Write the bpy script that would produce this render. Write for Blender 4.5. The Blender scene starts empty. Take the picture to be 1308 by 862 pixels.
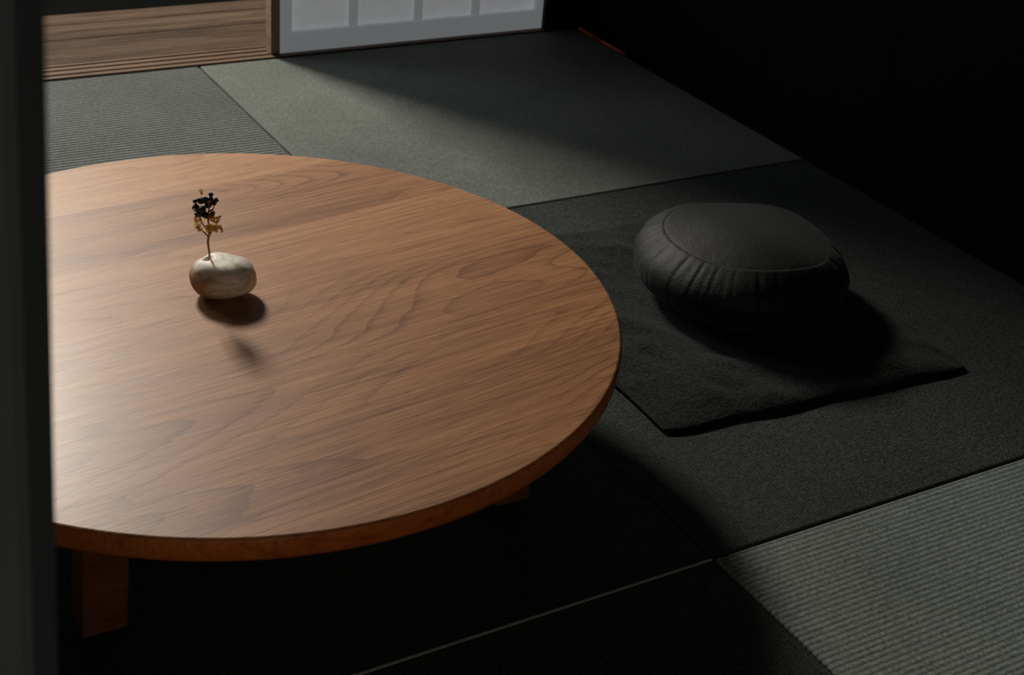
import bpy, bmesh, math, random
from mathutils import Vector, Matrix, noise
random.seed(7)
S = bpy.context.scene
COL = S.collection
S.view_settings.view_transform = 'Standard'

# ------------------------------------------------------------ helpers
def link(o, parent=None):
    COL.objects.link(o)
    if parent: o.parent = parent
    return o
def meta(o, label=None, category=None, kind=None, group=None):
    if label: o["label"] = label
    if category: o["category"] = category
    if kind: o["kind"] = kind
    if group: o["group"] = group
    return o
def mesh_obj(name, bm, mat=None, parent=None, smooth=False, loc=(0,0,0)):
    me = bpy.data.meshes.new(name)
    bmesh.ops.recalc_face_normals(bm, faces=bm.faces)
    bm.to_mesh(me); bm.free()
    if smooth:
        for p in me.polygons: p.use_smooth = True
    if mat:
        for m in (mat if isinstance(mat, (list, tuple)) else [mat]): me.materials.append(m)
    o = bpy.data.objects.new(name, me)
    o.location = loc
    return link(o, parent)
def add_box(bm, x0, x1, y0, y1, z0, z1):
    r = bmesh.ops.create_cube(bm, size=1)
    for v in r['verts']:
        v.co = Vector((x0+(v.co.x+.5)*(x1-x0), y0+(v.co.y+.5)*(y1-y0), z0+(v.co.z+.5)*(z1-z0)))
    return r['verts']
def box(name, x0, x1, y0, y1, z0, z1, mat, parent=None, bevel=0, origin=None):
    cx, cy = (x0+x1)/2, (y0+y1)/2
    ox, oy, oz = origin if origin else (cx, cy, z0)
    bm = bmesh.new()
    add_box(bm, x0-ox, x1-ox, y0-oy, y1-oy, z0-oz, z1-oz)
    if bevel:
        bmesh.ops.bevel(bm, geom=bm.edges[:], offset=bevel, segments=3, affect='EDGES', profile=.5)
    return mesh_obj(name, bm, mat, parent, loc=(ox, oy, oz))

class N:
    """tiny node builder"""
    def __init__(s, name):
        s.m = bpy.data.materials.new(name); s.m.use_nodes = True
        s.t = s.m.node_tree; s.b = s.t.nodes['Principled BSDF']
    def n(s, typ, **kw):
        nd = s.t.nodes.new(typ)
        for k, v in kw.items(): setattr(nd, k, v)
        return nd
    def l(s, a, b): s.t.links.new(a, b)
    def math(s, op, a, b=None, c=None):
        nd = s.n('ShaderNodeMath', operation=op)
        for i, v in enumerate((a, b, c)):
            if v is None: continue
            if isinstance(v, (int, float)): nd.inputs[i].default_value = v
            else: s.l(v, nd.inputs[i])
        return nd.outputs[0]
    def coord(s):
        return s.n('ShaderNodeTexCoord').outputs['Object']
    def mapping(s, vec, scale=(1,1,1), loc=(0,0,0), rot=(0,0,0)):
        nd = s.n('ShaderNodeMapping'); s.l(vec, nd.inputs[0])
        nd.inputs['Location'].default_value = loc
        nd.inputs['Rotation'].default_value = rot
        nd.inputs['Scale'].default_value = scale
        return nd.outputs[0]
    def noise(s, vec, scale, detail=4, rough=.5, dist=0):
        nd = s.n('ShaderNodeTexNoise'); s.l(vec, nd.inputs['Vector'])
        nd.inputs['Scale'].default_value = scale; nd.inputs['Detail'].default_value = detail
        nd.inputs['Roughness'].default_value = rough; nd.inputs['Distortion'].default_value = dist
        return nd.outputs['Fac']
    def ramp(s, fac, stops):
        nd = s.n('ShaderNodeValToRGB'); s.l(fac, nd.inputs[0])
        e = nd.color_ramp.elements
        while len(e) < len(stops): e.new(.5)
        for i, (p, c) in enumerate(stops):
            e[i].position = p; e[i].color = (*c, 1) if len(c) == 3 else c
        return nd.outputs[0]
    def mix(s, fac, a, b, mode='MIX'):
        nd = s.n('ShaderNodeMix', data_type='RGBA', blend_type=mode)
        if isinstance(fac, (int, float)): nd.inputs[0].default_value = fac
        else: s.l(fac, nd.inputs[0])
        for i, v in ((6, a), (7, b)):
            if isinstance(v, tuple): nd.inputs[i].default_value = (*v, 1)
            else: s.l(v, nd.inputs[i])
        return nd.outputs[2]
    def bump(s, h, dist, strength=1):
        nd = s.n('ShaderNodeBump'); s.l(h, nd.inputs['Height'])
        nd.inputs['Distance'].default_value = dist; nd.inputs['Strength'].default_value = strength
        s.l(nd.outputs[0], s.b.inputs['Normal'])
    def base(s, c):
        if isinstance(c, tuple): s.b.inputs['Base Color'].default_value = (*c, 1)
        else: s.l(c, s.b.inputs['Base Color'])
    def set(s, **kw):
        for k, v in kw.items():
            s.b.inputs[k.replace('_', ' ')].default_value = v

def mat_tatami(name, col, axis, spacing, depth, groove=.5, fl=.5, flh=.6):
    k = N(name); c = k.coord()
    sp = k.n('ShaderNodeSeparateXYZ'); k.l(c, sp.inputs[0])
    a = sp.outputs[axis]; o = sp.outputs[1-axis]
    wob = k.noise(k.mapping(c, (6, 6, 6)), 1.0, 2)
    ph = k.math('ADD', k.math('MULTIPLY', a, 2*math.pi/spacing), k.math('MULTIPLY', wob, 1.6))
    rib = k.math('MULTIPLY_ADD', k.math('SINE', ph), .5, .5)
    st = k.mapping(c, (60, 900, 60) if axis == 0 else (900, 60, 60))
    straw = k.noise(st, 1.0, 2, .6)
    fleck = k.noise(c, 240, 4, .75)
    big = k.noise(c, 4, 5, .65)
    h = k.math('ADD', k.math('POWER', rib, .6), k.math('ADD', k.math('MULTIPLY', straw, .3), k.math('MULTIPLY', fleck, flh)))
    k.bump(h, depth, 1)
    dark = tuple(v*(1-groove) for v in col)
    base = k.mix(k.math('POWER', rib, .7), dark, col)
    f = k.ramp(fleck, [(.32, (1-fl,)*3), (.68, (1+fl,)*3)])
    base = k.mix(1, base, f, 'MULTIPLY')
    g = k.ramp(big, [(.3, (.80, .82, .80)), (.7, (1.15, 1.15, 1.13))])
    base = k.mix(1, base, g, 'MULTIPLY')
    k.base(base); k.set(Roughness=.72); k.b.inputs['Specular IOR Level'].default_value = .3
    return k.m

def mat_wood(name, lo, mid, hi, board=.135, rough=.42, axis=0, spec=.5, ring=14, rot=0.0, seam=0.0, ringw=.2, con=1.0, coat=0.0, wd=.28, bv=.07):
    k = N(name); c = k.coord()
    if axis == 1: c = k.mapping(c, rot=(0, 0, math.pi/2))
    if rot: c = k.mapping(c, rot=(0, 0, rot))
    sp = k.n('ShaderNodeSeparateXYZ'); k.l(c, sp.inputs[0])
    bd = k.math('DIVIDE', sp.outputs[1], board)
    idx = k.math('FLOOR', bd); fr = k.math('FRACT', bd)
    wn = k.n('ShaderNodeTexWhiteNoise', noise_dimensions='1D'); k.l(idx, wn.inputs['W'])
    rnd = wn.outputs['Value']
    cb = k.n('ShaderNodeCombineXYZ')
    k.l(k.math('ADD', sp.outputs[0], k.math('MULTIPLY', rnd, 9)), cb.inputs[0])
    k.l(sp.outputs[1], cb.inputs[1]); k.l(k.math('ADD', sp.outputs[2], k.math('MULTIPLY', rnd, 5)), cb.inputs[2])
    v = cb.outputs[0]
    field = k.math('ADD', k.noise(k.mapping(v, (1.6, 9.0, 4)), 1.0, 0, .4, 0), k.math('MULTIPLY', sp.outputs[1], 1.3))
    jit = k.noise(k.mapping(v, (14, 60, 20)), 1.0, 3, .6)
    r = k.math('FRACT', k.math('MULTIPLY_ADD', jit, .4, k.math('MULTIPLY', field, ring)))
    r = k.math('POWER', r, 5)
    fib = k.noise(k.mapping(v, (11, 520, 60)), 1.0, 4, .68)
    streak = k.noise(k.mapping(v, (4, 150, 10)), 1.0, 5, .62)
    wide = k.noise(k.mapping(v, (1.3, 20, 6)), 1.0, 4, .6)
    pore = k.noise(k.mapping(v, (34, 560, 200)), 1.0, 2, .6)
    blot = k.noise(k.mapping(v, (3.5, 8, 3)), 1.0, 3, .5)
    knot = k.noise(k.mapping(v, (8, 17, 5)), 1.0, 2, .5, .8)
    t = k.math('ADD', k.math('MULTIPLY', fib, .62-wd*.5), k.math('ADD', k.math('MULTIPLY', streak, .38-wd*.5), k.math('MULTIPLY', wide, wd)))
    t = k.math('MULTIPLY_ADD', t, con, .5*(1-con))
    rm = k.math('MULTIPLY', r, k.math('MULTIPLY_ADD', blot, ringw*2.4, ringw*-.75))
    t = k.math('SUBTRACT', t, k.math('MAXIMUM', rm, 0))
    t = k.math('ADD', t, k.math('MULTIPLY_ADD', rnd, bv, -bv/2))
    colr = k.ramp(t, [(.30, lo), (.50, mid), (.70, hi)])
    pr = k.ramp(pore, [(.28, (.50, .42, .36)), (.40, (1, 1, 1))])
    colr = k.mix(.8, colr, pr, 'MULTIPLY')
    kn = k.ramp(knot, [(.68, (1, 1, 1)), (.79, (.50, .40, .33))])
    colr = k.mix(.75, colr, kn, 'MULTIPLY')
    if seam:
        s_ = k.ramp(fr, [(0, (.6, .52, .47)), (seam, (1, 1, 1))])
        colr = k.mix(.6, colr, s_, 'MULTIPLY')
    k.base(colr)
    k.bump(k.math('ADD', pore, fib), .0003, .5)
    k.l(k.math('MULTIPLY_ADD', streak, .16, rough-.08), k.b.inputs['Roughness'])
    k.b.inputs['Specular IOR Level'].default_value = spec
    if coat:
        k.b.inputs['Coat Weight'].default_value = coat; k.b.inputs['Coat Roughness'].default_value = .25
    return k.m

def mat_fabric(name, col, rough=.6, sheen=.2, bump=.0006, scale=700, spec=.3, weave=.3, fl=.4, broad=3):
    k = N(name); c = k.coord()
    a = k.noise(c, scale, 2, .6); b = k.noise(c, 14, 4, .6)
    sp = k.n('ShaderNodeSeparateXYZ'); k.l(c, sp.inputs[0])
    wv = k.math('MULTIPLY', k.math('SINE', k.math('MULTIPLY', sp.outputs[0], 2*math.pi/.0045)), k.math('SINE', k.math('MULTIPLY', sp.outputs[1], 2*math.pi/.0045)))
    bb = k.mix(b, tuple(x*.7 for x in col), tuple(x*1.3 for x in col))
    f = k.ramp(a, [(.3, (1-fl,)*3), (.7, (1+fl,)*3)])
    k.base(k.mix(1, bb, f, 'MULTIPLY'))
    k.bump(k.math('ADD', k.math('ADD', a, k.math('MULTIPLY', wv, weave)), k.math('MULTIPLY', b, broad)), bump, 1)
    k.set(Roughness=rough)
    k.b.inputs['Sheen Weight'].default_value = sheen
    k.b.inputs['Specular IOR Level'].default_value = spec
    return k.m

def mat_plain(name, col, rough=.6, spec=.3, var=.25, scale=20):
    k = N(name); c = k.coord()
    b = k.noise(c, scale, 4, .6)
    k.base(k.mix(b, tuple(x*(1-var) for x in col), tuple(x*(1+var) for x in col)))
    k.set(Roughness=rough); k.b.inputs['Specular IOR Level'].default_value = spec
    k.bump(b, .0005, .4)
    return k.m

# ------------------------------------------------------------ materials
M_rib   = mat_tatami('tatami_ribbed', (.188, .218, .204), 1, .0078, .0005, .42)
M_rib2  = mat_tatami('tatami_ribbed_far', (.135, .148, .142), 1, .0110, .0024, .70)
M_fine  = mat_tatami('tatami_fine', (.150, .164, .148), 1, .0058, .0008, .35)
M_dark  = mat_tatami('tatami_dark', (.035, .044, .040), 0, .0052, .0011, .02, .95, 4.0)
M_table = mat_wood('table_wood', (.20, .080, .030), (.42, .195, .082), (.58, .31, .145), .150, .46, 0, .36, 20, -.12, .010, .22, 1.15, .10, .30, .17)
M_rim   = mat_wood('table_edge_wood', (.36, .080, .014), (.58, .150, .028), (.68, .21, .05), .145, .5, 0, .3, 13)  # edge finish, colour brightened and saturated in place of warm front light
M_leg   = mat_wood('table_leg_wood', (.12, .040, .014), (.22, .075, .027), (.30, .115, .042), .145, .5, 0, .3, 13)  # same wood as the edge, darkened to paint in the dimness of the legs
M_deck  = mat_wood('deck_wood', (.026, .016, .010), (.080, .051, .034), (.17, .115, .08), .3, .6, 0, .10, 8, 0, 0, .1, 1.6, 0, .3)
M_sill  = mat_wood('sill_wood', (.09, .052, .032), (.15, .092, .06), (.2, .13, .09), .3, .5, 0, .25, 6)
M_post  = mat_wood('post_wood', (.26, .16, .09), (.38, .26, .18), (.48, .35, .25), .3, .6, 1, .3, 5)
M_black = mat_plain('black_wall', (.0014, .0030, .0024), .7, .08, .3, 3)
M_pillar= mat_plain('dark_pillar', (.012, .010, .008), .6, .2, .3, 12)
M_ceil  = mat_plain('ceiling_dark', (.02, .022, .02), .9, .1)
M_sub   = mat_plain('subfloor', (.01, .011, .01), .9, .1)
M_near  = mat_plain('near_panel', (.090, .116, .132), .7, .2, .15, 3)
M_frame = mat_plain('shoji_frame', (.27, .29, .31), .7, .2, .06, 10)
M_seamlight  = mat_plain('mat_seam_highlight', (.36, .38, .35), .8, .2, .3, 200)
M_zafu  = mat_fabric('zafu_cloth', (.0076, .0090, .0088), .58, .05, .0007, 420, .27, 0, .5, 3.6)
M_zab   = mat_fabric('zabuton_cloth', (.0150, .0192, .0180), .88, .07, .0014, 260, .08, .15, .9, 4)
M_berry = mat_plain('berry_black', (.008, .009, .014), .3, .5)
M_stem  = mat_plain('dry_stem', (.42, .22, .09), .7, .2, .3, 200)

k = N('dry_leaf'); c = k.coord()
f = k.noise(c, 3, 4, .6)
cl = k.ramp(f, [(.3, (.36, .19, .055)), (.6, (.80, .55, .20))])
k.base(cl); k.set(Roughness=.7)
tr = k.n('ShaderNodeBsdfTranslucent'); k.l(cl, tr.inputs['Color'])
mx_ = k.n('ShaderNodeMixShader'); mx_.inputs[0].default_value = .45
k.l(k.b.outputs[0], mx_.inputs[1]); k.l(tr.outputs[0], mx_.inputs[2])
k.l(mx_.outputs[0], k.t.nodes['Material Output'].inputs['Surface'])
M_leaf = k.m

k = N('shoji_paper'); c = k.coord()
f = k.noise(c, 30, 5, .65)
colr = k.mix(f, (.50, .52, .54), (.64, .66, .675))
k.base(colr); k.set(Roughness=.9)
k.l(colr, k.b.inputs['Emission Color']); k.b.inputs['Emission Strength'].default_value = .27  # emission stands in for daylight coming through the paper
M_paper = k.m
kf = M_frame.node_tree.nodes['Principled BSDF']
kf.inputs['Emission Color'].default_value = (.37, .39, .40, 1); kf.inputs['Emission Strength'].default_value = .29  # emission puts the daylight glow on the frame as well

k = N('river_stone'); c = k.coord()
n1 = k.noise(c, 22, 4, .5, .4); n2 = k.noise(k.mapping(c, (1, 1, 2.4), rot=(.4, .5, 0)), 48, 4, .6, 1.0)
sp = k.n('ShaderNodeSeparateXYZ'); k.l(c, sp.inputs[0])
t = k.math('ADD', n1, k.math('MULTIPLY', sp.outputs[2], 6.0))
t = k.math('ADD', t, k.math('MULTIPLY', sp.outputs[0], 5.5))
a = k.ramp(t, [(.30, (.34, .20, .10)), (.45, (.60, .45, .30)), (.56, (.82, .73, .60)), (.8, (.90, .85, .75))])
b = k.ramp(n2, [(.36, (.58, .48, .38)), (.54, (1, 1, 1))])
k.base(k.mix(.7, a, b, 'MULTIPLY')); k.set(Roughness=.5); k.bump(n1, .0010, .5)
M_stone = k.m

k = N('lit_trim_streak'); c = k.coord()
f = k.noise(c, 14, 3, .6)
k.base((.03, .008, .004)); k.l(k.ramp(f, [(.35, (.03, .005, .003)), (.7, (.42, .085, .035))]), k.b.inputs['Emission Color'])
k.b.inputs['Emission Strength'].default_value = .11  # weak emission paints the light caught by the trim edge
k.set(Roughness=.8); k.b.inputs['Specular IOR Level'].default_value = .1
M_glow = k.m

# ------------------------------------------------------------ room
XL, XR, YS = .917, 1.831, 2.70
meta(box('floor', -3, 2.1, -1.6, 2.78, -.10, -.022, M_sub), 'dark subfloor under the tatami mats', kind='structure')

def mat_tile(x0, x1, y0, y1, m, label):
    g = .0014
    o = box('tatami_mat', x0+g, x1-g, y0+g, y1-g, -.022, 0, m, bevel=.0035)
    meta(o, label, 'tatami mat', group='square tatami mats on the floor')
    return o
rows = [(-.865, .049), (.049, .963), (.963, 1.877), (1.877, YS)]
cols = [(-1.825, -.911), (-.911, .003), (.003, XL), (XL, XR)]
for ci, (x0, x1) in enumerate(cols):
    for ri, (y0, y1) in enumerate(rows):
        if ri == 0: continue
        if ci < 2 and ri < 2: continue
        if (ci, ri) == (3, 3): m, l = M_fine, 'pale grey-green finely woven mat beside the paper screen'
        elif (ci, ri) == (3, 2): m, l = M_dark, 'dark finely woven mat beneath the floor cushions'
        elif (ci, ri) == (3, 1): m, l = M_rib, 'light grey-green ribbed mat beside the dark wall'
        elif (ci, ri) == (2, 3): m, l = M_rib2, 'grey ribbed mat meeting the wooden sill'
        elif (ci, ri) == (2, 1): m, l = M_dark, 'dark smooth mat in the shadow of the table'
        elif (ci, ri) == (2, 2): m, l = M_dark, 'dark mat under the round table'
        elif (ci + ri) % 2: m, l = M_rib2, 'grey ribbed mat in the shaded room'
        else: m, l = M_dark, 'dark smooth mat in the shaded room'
        o = mat_tile(x0, x1, y0, y1, m, l)
        if (ci, ri) == (2, 1):
            bm = bmesh.new()
            add_box(bm, -(x1-x0)/2+.004, (x1-x0)/2-.004, (y1-y0)/2-.0036, (y1-y0)/2-.0008, .0205, .0232)
            cc = mesh_obj('seam_highlight', bm, M_seamlight, parent=o)  # pale strip added for the light caught in the gap between mats
            cc["label"] = 'thin pale strip painting the light caught along the mat edge'

bm = bmesh.new()
add_box(bm, 1.834, 1.93, -1.2, 2.95, -.022, 2.4)
for y in (2.05, 1.72, 1.22, .5, 0):
    add_box(bm, 1.8332, 1.836, y-.002, y+.002, 0.001, 1.8)
meta(mesh_obj('wall_right', bm, M_black), 'black wood-panelled wall beside the mats', kind='structure')
bm = bmesh.new()
add_box(bm, -3, 1.834, 2.705, 2.80, 1.86, 2.4)
add_box(bm, -3, -1.3, 2.705, 2.80, -.022, 1.86)
meta(mesh_obj('wall_back', bm, M_black), 'dark wall above the sliding screens', kind='structure')
meta(box('ceiling', -3, 2.1, -1.2, 2.95, 2.4, 2.46, M_ceil), 'dark ceiling', kind='structure')
meta(box('trim_1', 1.742, 1.834, 2.703, 2.80, -.022, 1.86, M_pillar, bevel=.002), 'dark wooden corner pillar beside the paper screen', kind='structure')
bm = bmesh.new()
add_box(bm, -1.3, 1.742, YS+.001, 2.775, -.05, -.001)
for a, b_ in ((YS+.001, 2.714), (2.722, 2.738), (2.746, 2.760), (2.768, 2.775)):
    add_box(bm, -1.3, 1.742, a, b_, -.001, .003)
meta(mesh_obj('trim_2', bm, M_sill), 'grooved wooden sill track between mats and veranda', kind='structure')
meta(box('trim_3', 1.078, 1.098, 2.712, 2.742, .0035, 1.86, M_post, bevel=.0015), 'slim brown wooden door post', kind='structure')
bm = bmesh.new()
for y, y1 in ((2.777, 2.942), (2.943, 3.04), (3.041, 3.110)):
    add_box(bm, -2.2, 2.2, y+.0006, y1-.0006, -.06, -.004)
bmesh.ops.bevel(bm, geom=[e for e in bm.edges if abs(e.verts[0].co.x-e.verts[1].co.x) > 1], offset=.0012, segments=2, affect='EDGES')
meta(mesh_obj('floor.001', bm, M_deck), 'weathered brown plank veranda floor', kind='structure')
meta(box('ground', -5, 5, 3.13, 7, -.5, -.42, M_sub), 'dark shaded ground outside the veranda', kind='structure')
meta(box('baseboard_right', 1.824, 1.834, -1.0, 2.45, 0.0005, .010, M_black), 'thin dark baseboard on the black wall', kind='structure')
meta(box('trim_4', 1.828, 1.833, 2.50, 2.69, .001, .004, M_glow), 'red-brown streak of light along the wall base, painted by emission', kind='structure')

# shoji sliding screen
bm = bmesh.new()
x0, x1, y0, y1, zt = 1.099, 1.741, 2.714, 2.738, 1.85
add_box(bm, x0, x0+.026, y0, y1, .004, zt)
add_box(bm, x1-.018, x1, y0, y1, .004, zt)
add_box(bm, x0+.026, x1-.018, y0, y1, .004, .046)
add_box(bm, x0+.026, x1-.018, y0, y1, zt-.045, zt)
w = (x1-.018-x0-.026)
for i in (1, 2, 3):
    xc = x0+.026+w*i/4 - (.006 if i != 2 else 0)
    add_box(bm, xc-.010, xc+.010, y0+.006, y0+.012, .046, zt-.045)
for i in range(1, 6):
    zc = .046+(zt-.09)*i/6
    add_box(bm, x0+.026, x1-.018, y0+.004, y0+.011, zc-.006, zc+.006)
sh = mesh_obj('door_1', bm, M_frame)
meta(sh, 'pale shoji sliding screen with paper panes, daylight glow painted in', kind='structure')
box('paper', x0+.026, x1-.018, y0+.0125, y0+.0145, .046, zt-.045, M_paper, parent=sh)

# near door edge (vertical panel beside the camera)
lat = Vector((-.842, .54, 0)); fw = Vector((.54, .842, 0))
e0 = Vector((.0539, .4405, 0.001)) + lat*.0030; e1 = Vector((.163, .3704, 2.2)) - lat*.0010
bm = bmesh.new()
vs = []
for e in (e0, e1):
    for a, b_ in ((0, 0), (.28, 0), (.28, -.03), (0, -.03)):
        vs.append(bm.verts.new(e + lat*a + fw*b_))
for q in ((0,1,2,3), (7,6,5,4), (0,4,5,1), (1,5,6,2), (2,6,7,3), (3,7,4,0)):
    bm.faces.new([vs[i] for i in q])
bmesh.ops.bevel(bm, geom=bm.edges[:], offset=.002, segments=2, affect='EDGES')
meta(mesh_obj('door_2', bm, M_near), 'dark grey edge of a sliding door panel', kind='structure')

# ------------------------------------------------------------ table
TC = Vector((.502, 1.360, 0)); R = .4365; H = .214; TH = .028
tab = link(bpy.data.objects.new('round_table', None)); tab.location = TC
meta(tab, 'low round brown wooden table standing on tatami mats', 'table')
bm = bmesh.new()
prof = [(0, H), (R-.004, H), (R-.0015, H-.001), (R, H-.004), (R-.001, H-TH+.006), (R-.004, H-TH+.001), (R-.008, H-TH), (0, H-TH)]
NS = 256
rings = []
for r, z in prof:
    if r == 0: rings.append([bm.verts.new((0, 0, z))])
    else: rings.append([bm.verts.new((r*math.cos(2*math.pi*i/NS), r*math.sin(2*math.pi*i/NS), z)) for i in range(NS)])
for j in range(len(prof)-1):
    A, B = rings[j], rings[j+1]
    for i in range(NS):
        i2 = (i+1) % NS
        if len(A) == 1: fce = bm.faces.new((A[0], B[i], B[i2]))
        elif len(B) == 1: fce = bm.faces.new((A[i], B[0], A[i2]))
        else: fce = bm.faces.new((A[i], B[i], B[i2], A[i2]))
        fce.material_index = 1 if j >= 2 else 0
        fce.smooth = (0 < j < 6)
mesh_obj('table_top', bm, [M_table, M_rim], parent=tab)
LW = .046
for sx in (-1, 1):
    for sy in (-1, 1):
        if sx < 0: xa, ya = .245-TC.x, (1.121-TC.y if sy < 0 else 1.565-TC.y)
        else: xa, ya = .735-TC.x, (1.146-TC.y if sy < 0 else 1.565-TC.y)
        leg = box('leg', xa, xa+LW, ya, ya+LW, .0005, H-TH-.0003, M_leg, parent=tab, bevel=.003)
        for v in leg.data.vertices:          # slight inward splay towards the top
            if v.co.z > .1: v.co.x -= sx*.012

# ------------------------------------------------------------ stone vase + sprig
bm = bmesh.new()
bmesh.ops.create_icosphere(bm, subdivisions=5, radius=1)
for v in bm.verts:
    p = v.co.copy()
    n = noise.noise(p*1.1+Vector((3, 1, 7)))*.11 + noise.noise(p*2+Vector((8, 2, 1)))*.05
    sx, sy, sz = .0370, .031, .0233
    egg = 1 + .07*p.x
    q = Vector((p.x*sx, p.y*sy*egg, p.z*sz*egg))
    q = Vector([math.copysign(abs(a_/s_)**.93*s_, a_) for a_, s_ in zip(q, (sx, sy, sz))])
    v.co = q * (1+n)
zmin = min(v.co.z for v in bm.verts)
for v in bm.verts:
    v.co.z -= zmin
    if v.co.z < .0012: v.co.z = .0012
    v.co.z -= .0012
mx, my = -.0165, .001
for v in bm.verts:
    d = math.hypot(v.co.x-mx, v.co.y-my)
    if v.co.z > .025 and d < .006: v.co.z -= .006*(1-(d/.006)**2)
rot = Matrix.Rotation(math.radians(-28), 4, 'Z')
bmesh.ops.transform(bm, matrix=rot, verts=bm.verts)
VC = Vector((.491, 1.383, H+.0003))
vase = mesh_obj('stone_vase', bm, M_stone, smooth=True, loc=VC)
meta(vase, 'smooth cream and brown pebble vase on the round table', 'vase')

mouth = rot @ Vector((mx, my, 0))
base = VC + Vector((mouth.x, mouth.y, .0345))
spr = link(bpy.data.objects.new('dried_sprig', None)); spr.location = base
spr.scale = (1.13, 1.13, 1.13)
meta(spr, 'small dried sprig with black berries in the pebble vase', 'dried flower')
right = Vector((.866, -.5, 0)); up = Vector((0, 0, 1)); back = Vector((.5, .866, 0))
def L(a, b, c=0): return right*(a+.0008) + up*(b*1.03) + back*c
def tube(name, pts_r, mat, parent):
    bm = bmesh.new(); n = 8; prev = None
    for i, (p, r) in enumerate(pts_r):
        d = (pts_r[min(i+1, len(pts_r)-1)][0] - pts_r[max(i-1, 0)][0]).normalized()
        a = d.cross(Vector((0.3, 1, .1))).normalized(); b = d.cross(a)
        ring = [bm.verts.new(p + (a*math.cos(2*math.pi*j/n) + b*math.sin(2*math.pi*j/n))*r) for j in range(n)]
        if prev:
            for j in range(n): bm.faces.new((prev[j], prev[(j+1) % n], ring[(j+1) % n], ring[j]))
        else: bm.faces.new(ring[::-1])
        prev = ring
    bm.faces.new(prev)
    return mesh_obj(name, bm, mat, parent, smooth=True)
tube('stem', [(L(0, -.008), .0013), (L(0, 0), .0012), (L(.001, .013), .0010), (L(-.0003, .026), .0012), (L(.0015, .036), .001), (L(.0005, .05), .0009), (L(.002, .064), .0007), (L(.004, .078), .0006)], M_stem, spr)
tube('stem', [(L(0, .030), .001), (L(.004, .038), .0009), (L(.009, .046), .0007), (L(.0135, .055), .0006)], M_stem, spr)
tube('stem', [(L(.001, .036), .0009), (L(-.005, .045), .0007), (L(-.010, .056), .0006), (L(-.012, .062), .0005)], M_stem, spr)
tube('stem', [(L(0, .032), .0009), (L(-.006, .038), .0007), (L(-.011, .041), .0005)], M_stem, spr)
tube('stem', [(L(.0012, .05), .0008), (L(.006, .062), .0006), (L(.009, .071), .0005)], M_stem, spr)
bm = bmesh.new(); bmesh.ops.create_icosphere(bm, subdivisions=3, radius=1)
for v in bm.verts:
    p = v.co.copy()
    v.co *= 1 + .28*noise.noise(p*2.2)
    if v.co.z > .8: v.co.z += (v.co.z-.8)*1.4
bme = bpy.data.meshes.new('berry'); bm.to_mesh(bme); bm.free()
for p in bme.polygons: p.use_smooth = True
bme.materials.append(M_berry)
bp = [(-.011, .061, 0, .0036), (-.0065, .068, .002, .0036), (-.0015, .071, -.002, .0032), (.004, .076, 0, .0022), (.0005, .064, .003, .0036),
      (-.0065, .057, -.003, .0036), (.006, .067, .002, .0030), (-.001, .056, -.004, .0034), (.0085, .071, 0, .0023), (-.012, .067, .002, .0023),
      (.005, .058, -.003, .0030), (-.004, .062, -.005, .0036), (-.010, .053, .002, .0028), (.003, .053, .002, .0026), (.004, .0725, -.002, .0024)]
for i, (a, b_, c_, r) in enumerate(bp):
    o = bpy.data.objects.new('berry', bme); o.location = L(a, b_, c_); o.scale = (r, r, r)
    o.rotation_euler = (i*1.3, i*.7, i*2.1)
    link(o, spr)
def leafmesh(sd):
    rr = random.Random(sd); bm = bmesh.new(); g = []
    cur = rr.uniform(1, 2.4); cup = rr.uniform(.4, 1.0)
    for i in range(9):
        t = i/8; w = math.sin(math.pi*min(1, t*.93+.05))**.8*.46*(1+.25*math.sin(t*17+sd))
        ang = cur*t
        cx = math.sin(ang)/cur; cz = (1-math.cos(ang))/cur
        g.append([bm.verts.new((cx, w*s, cz + cup*w*s*s*1.2 + .05*math.sin(9*t+4*s+sd))) for s in (-1, -.5, 0, .5, 1)])
    for i in range(8):
        for j in range(4): bm.faces.new((g[i][j], g[i+1][j], g[i+1][j+1], g[i][j+1]))
    me = bpy.data.meshes.new('dried_leaf'); bm.to_mesh(me); bm.free()
    for p in me.polygons: p.use_smooth = True
    me.materials.append(M_leaf); return me
lms = [leafmesh(i) for i in range(4)]
lp = [(.012, .053), (.0145, .056), (.010, .049), (.0125, .047), (.007, .051), (-.010, .042), (-.013, .040), (-.008, .039), (-.004, .042), (.003, .044), (.004, .041),
      (-.011, .046), (.001, .049), (-.003, .051), (.006, .046), (.008, .061), (-.013, .062), (.002, .041), (.010, .044), (-.006, .047), (.003, .070), (-.004,.076), (-.012,.043), (.001,.045)]
for i, (a, b_) in enumerate(lp):
    o = bpy.data.objects.new('dried_leaf', lms[i % 4]); o.location = L(a, b_, random.uniform(-.006, .003))
    s = random.uniform(.0065, .0095); o.scale = (s, s, s)
    o.rotation_euler = (random.uniform(-3, 3), random.uniform(-3, 3), random.uniform(-3, 3)); link(o, spr)

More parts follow.
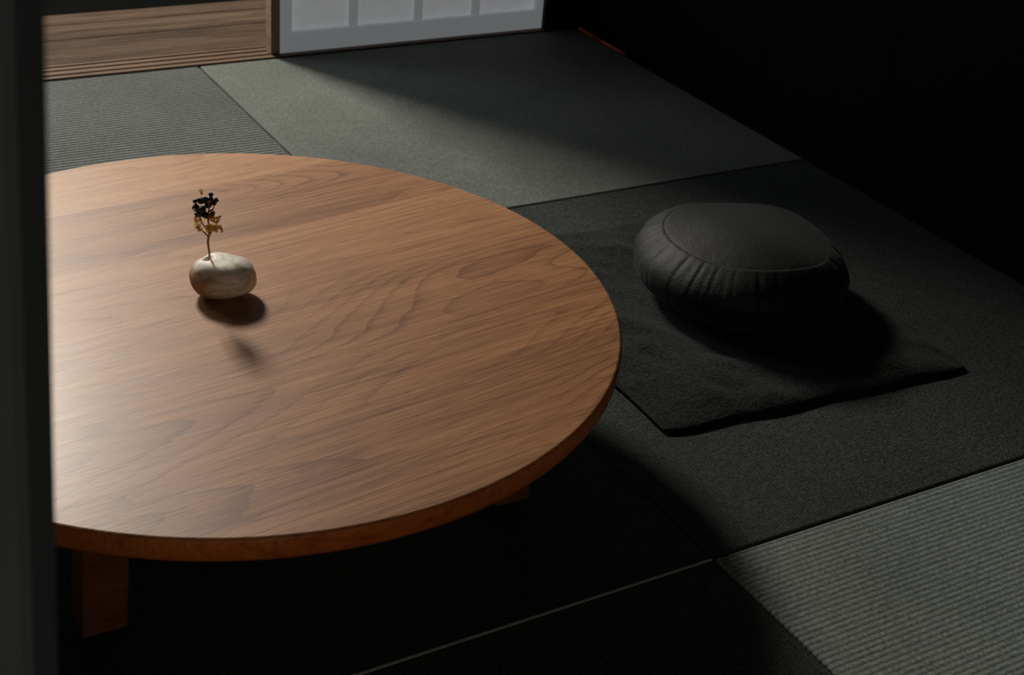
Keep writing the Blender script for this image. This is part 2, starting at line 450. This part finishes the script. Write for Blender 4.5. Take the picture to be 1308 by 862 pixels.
# ------------------------------------------------------------ zabuton
bm = bmesh.new(); n = 120
ZX, ZY, ZT = .262, .285, .031
top = []; bot = []
ZC = Vector((1.285, 1.456, 0)); zrot = math.radians(-4)
ZF = Vector((1.317, 1.440, 0))
def zshape(u, v):
    pull = 1 - .015*(1-abs(u)**2)*(abs(v)**6) - .03*(u*v)**8
    pull2 = 1 - .012*(1-abs(v)**2)*(abs(u)**6) - .03*(u*v)**8
    return u*ZX*pull2, v*ZY*pull
dl = Matrix.Rotation(-zrot, 3, 'Z') @ (ZF-ZC)
ZREST = .0215
for i in range(n+1):
    ra, rb = [], []
    for j in range(n+1):
        u = math.sin(math.pi/2*(2*i/n-1)); v = math.sin(math.pi/2*(2*j/n-1))
        x, y = zshape(u, v)
        x += .008*noise.noise(Vector((y*7, 3, 0)))*abs(u)**4; y += .014*noise.noise(Vector((x*8, 9, 0)))*abs(v)**4
        edge = max(0, (1-abs(u)**3.6)*(1-abs(v)**3.6))**.65
        d = math.hypot(x-dl.x, y-dl.y)
        wr = noise.noise(Vector((x*8, y*8, 1)))*.008 + noise.noise(Vector((x*10+3, y*24+x*10, 5)))*.010 + noise.noise(Vector((x*40+y*22, y*14-x*9, 8)))*.004
        zt_ = .007 + edge*(ZT-.007 + wr)
        if zt_ > ZREST:
            f = min(1, max(0, (d-.150)/.07)); f = f*f*(3-2*f)
            zt_ = zt_*f + ZREST*(1-f)
        zb = .007 - edge*.0058
        ra.append(bm.verts.new((x, y, zt_)))
        rb.append(ra[-1] if (i in (0, n) or j in (0, n)) else bm.verts.new((x, y, zb)))
    top.append(ra); bot.append(rb)
for i in range(n):
    for j in range(n):
        bm.faces.new((top[i][j], top[i+1][j], top[i+1][j+1], top[i][j+1]))
        try: bm.faces.new((bot[i][j], bot[i][j+1], bot[i+1][j+1], bot[i+1][j]))
        except ValueError: pass
zab = mesh_obj('zabuton', bm, M_zab, smooth=True, loc=ZC); zab.rotation_euler = (0, 0, zrot)
meta(zab, 'flat square black floor cushion lying on the dark mat', 'floor cushion')

# ------------------------------------------------------------ zafu
zf = link(bpy.data.objects.new('zafu', None)); zf.location = ZF + Vector((0, 0, ZREST+.0006))
meta(zf, 'round pleated black meditation cushion on the flat cushion', 'cushion')
NS = 420; PL = 27
RM = .161; RS = .122; ZM = .057
PH0 = math.asin(RS/RM); TB = .069; ZS = ZM + TB*math.cos(PH0)
def lumpR(th, z): return 1 + .035*noise.noise(Vector((math.cos(th)*1.3, math.sin(th)*1.3, z*6)))
def lumpZ(r, th, z):
    return .012*noise.noise(Vector((r*math.cos(th)*7, r*math.sin(th)*7, 2))) * min(1, max(0, (z-.012)/.05))
def revolve(name, prof, mat, pleat):
    bm = bmesh.new(); prev = None
    for r, z, w in prof:
        if r < 1e-6: ring = [bm.verts.new((0, 0, z+lumpZ(0, 0, z)))]
        else:
            ring = []
            for i in range(NS):
                th = 2*math.pi*i/NS
                rr, zz = r, z
                if pleat:
                    ph = th*PL + 1.6*math.sin(3*th+1) + 1.1*math.sin(7*th) + .5*math.sin(z*50+th*5)
                    cr = (1-abs(math.sin(ph/2)))**4
                    wv = w*max(0.1, .7+1.1*noise.noise(Vector((math.cos(th)*6, math.sin(th)*6, z*12))))
                    rr -= .0030*wv*cr
                    rr += .0004*wv*math.sin(ph*2+z*40)
                    rr += .0020*noise.noise(Vector((math.cos(th)*7, math.sin(th)*7, z*22)))*w
                rr *= lumpR(th, z)
                zz += lumpZ(r, th, z)
                ring.append(bm.verts.new((rr*math.cos(th), rr*math.sin(th), zz)))
        if prev:
            A, B = prev, ring
            for i in range(NS):
                i2 = (i+1) % NS
                if len(A) == 1: bm.faces.new((A[0], B[i], B[i2]))
                elif len(B) == 1: bm.faces.new((A[i], A[i2], B[0]))
                else: bm.faces.new((A[i], B[i], B[i2], A[i2]))
        prev = ring
    return mesh_obj(name, bm, mat, zf, smooth=True)
prof = []
for i in range(31):
    t = i/30
    prof.append((RS*t, ZS + .021*(1-t**2.0) - (.0005 if t == 1 else 0), 0))
revolve('top_panel', prof, M_zafu, False)
prof = [(RS-.001, ZS-.0007, .1)]
for i in range(41):
    t = i/40
    ph = PH0 + t*(math.radians(137)-PH0)
    r = RM*math.sin(ph)
    z = ZM + (TB if ph < math.pi/2 else ZM/.7314)*math.cos(ph)
    prof.append((r, max(z, 0), (1.1 - .5*math.sin(math.pi*min(1, t*1.15)) if t < .87 else .8)*min(1, t*10+.1)))
prof.append((0, 0, 0))
revolve('side_band', prof, M_zafu, True)

# ------------------------------------------------------------ lights
def area(name, loc, target, size, energy, color, sy=None):
    ld = bpy.data.lights.new(name, 'AREA'); ld.energy = energy; ld.color = color; ld.size = size
    if sy: ld.shape = 'RECTANGLE'; ld.size_y = sy
    o = bpy.data.objects.new(name, ld); o.location = loc
    o.rotation_euler = (Vector(target)-Vector(loc)).to_track_quat('-Z', 'Y').to_euler()
    return link(o)
area('daylight', (.60, 4.0, 2.08), (.60, 1.4, .1), .48, 86, (1, .93, .82))
area('sky_light', (-.2, 3.45, 1.40), (-.1, 1.4, .2), 1.0, 10, (.94, .97, 1), .8)
area('camera_fill', (-.2, -.9, .75), (.5, 1.3, .15), .7, 2.8, (1, .80, .62))  # added warm fill from the camera side, not a lamp of the room
w = bpy.data.worlds.new('world'); S.world = w; w.use_nodes = True
w.node_tree.nodes['Background'].inputs[0].default_value = (.70, .95, .95, 1)
w.node_tree.nodes['Background'].inputs[1].default_value = .020

# ------------------------------------------------------------ camera
cd = bpy.data.cameras.new('camera'); cam = link(bpy.data.objects.new('camera', cd))
rt = Vector((.8628, -.499, .0812)); fwv = Vector((.4701, .733, -.4918))
fwv.normalize(); rt = (rt - fwv*rt.dot(fwv)).normalized(); upv = rt.cross(fwv)
m = Matrix((rt, upv, -fwv)).transposed().to_4x4(); m.translation = Vector((0, 0, 1))
cam.matrix_world = m
cd.sensor_width = 36; cd.lens = 50.17; cd.clip_start = .02
cd.dof.use_dof = True; cd.dof.focus_distance = 1.65; cd.dof.aperture_fstop = 12
S.camera = cam
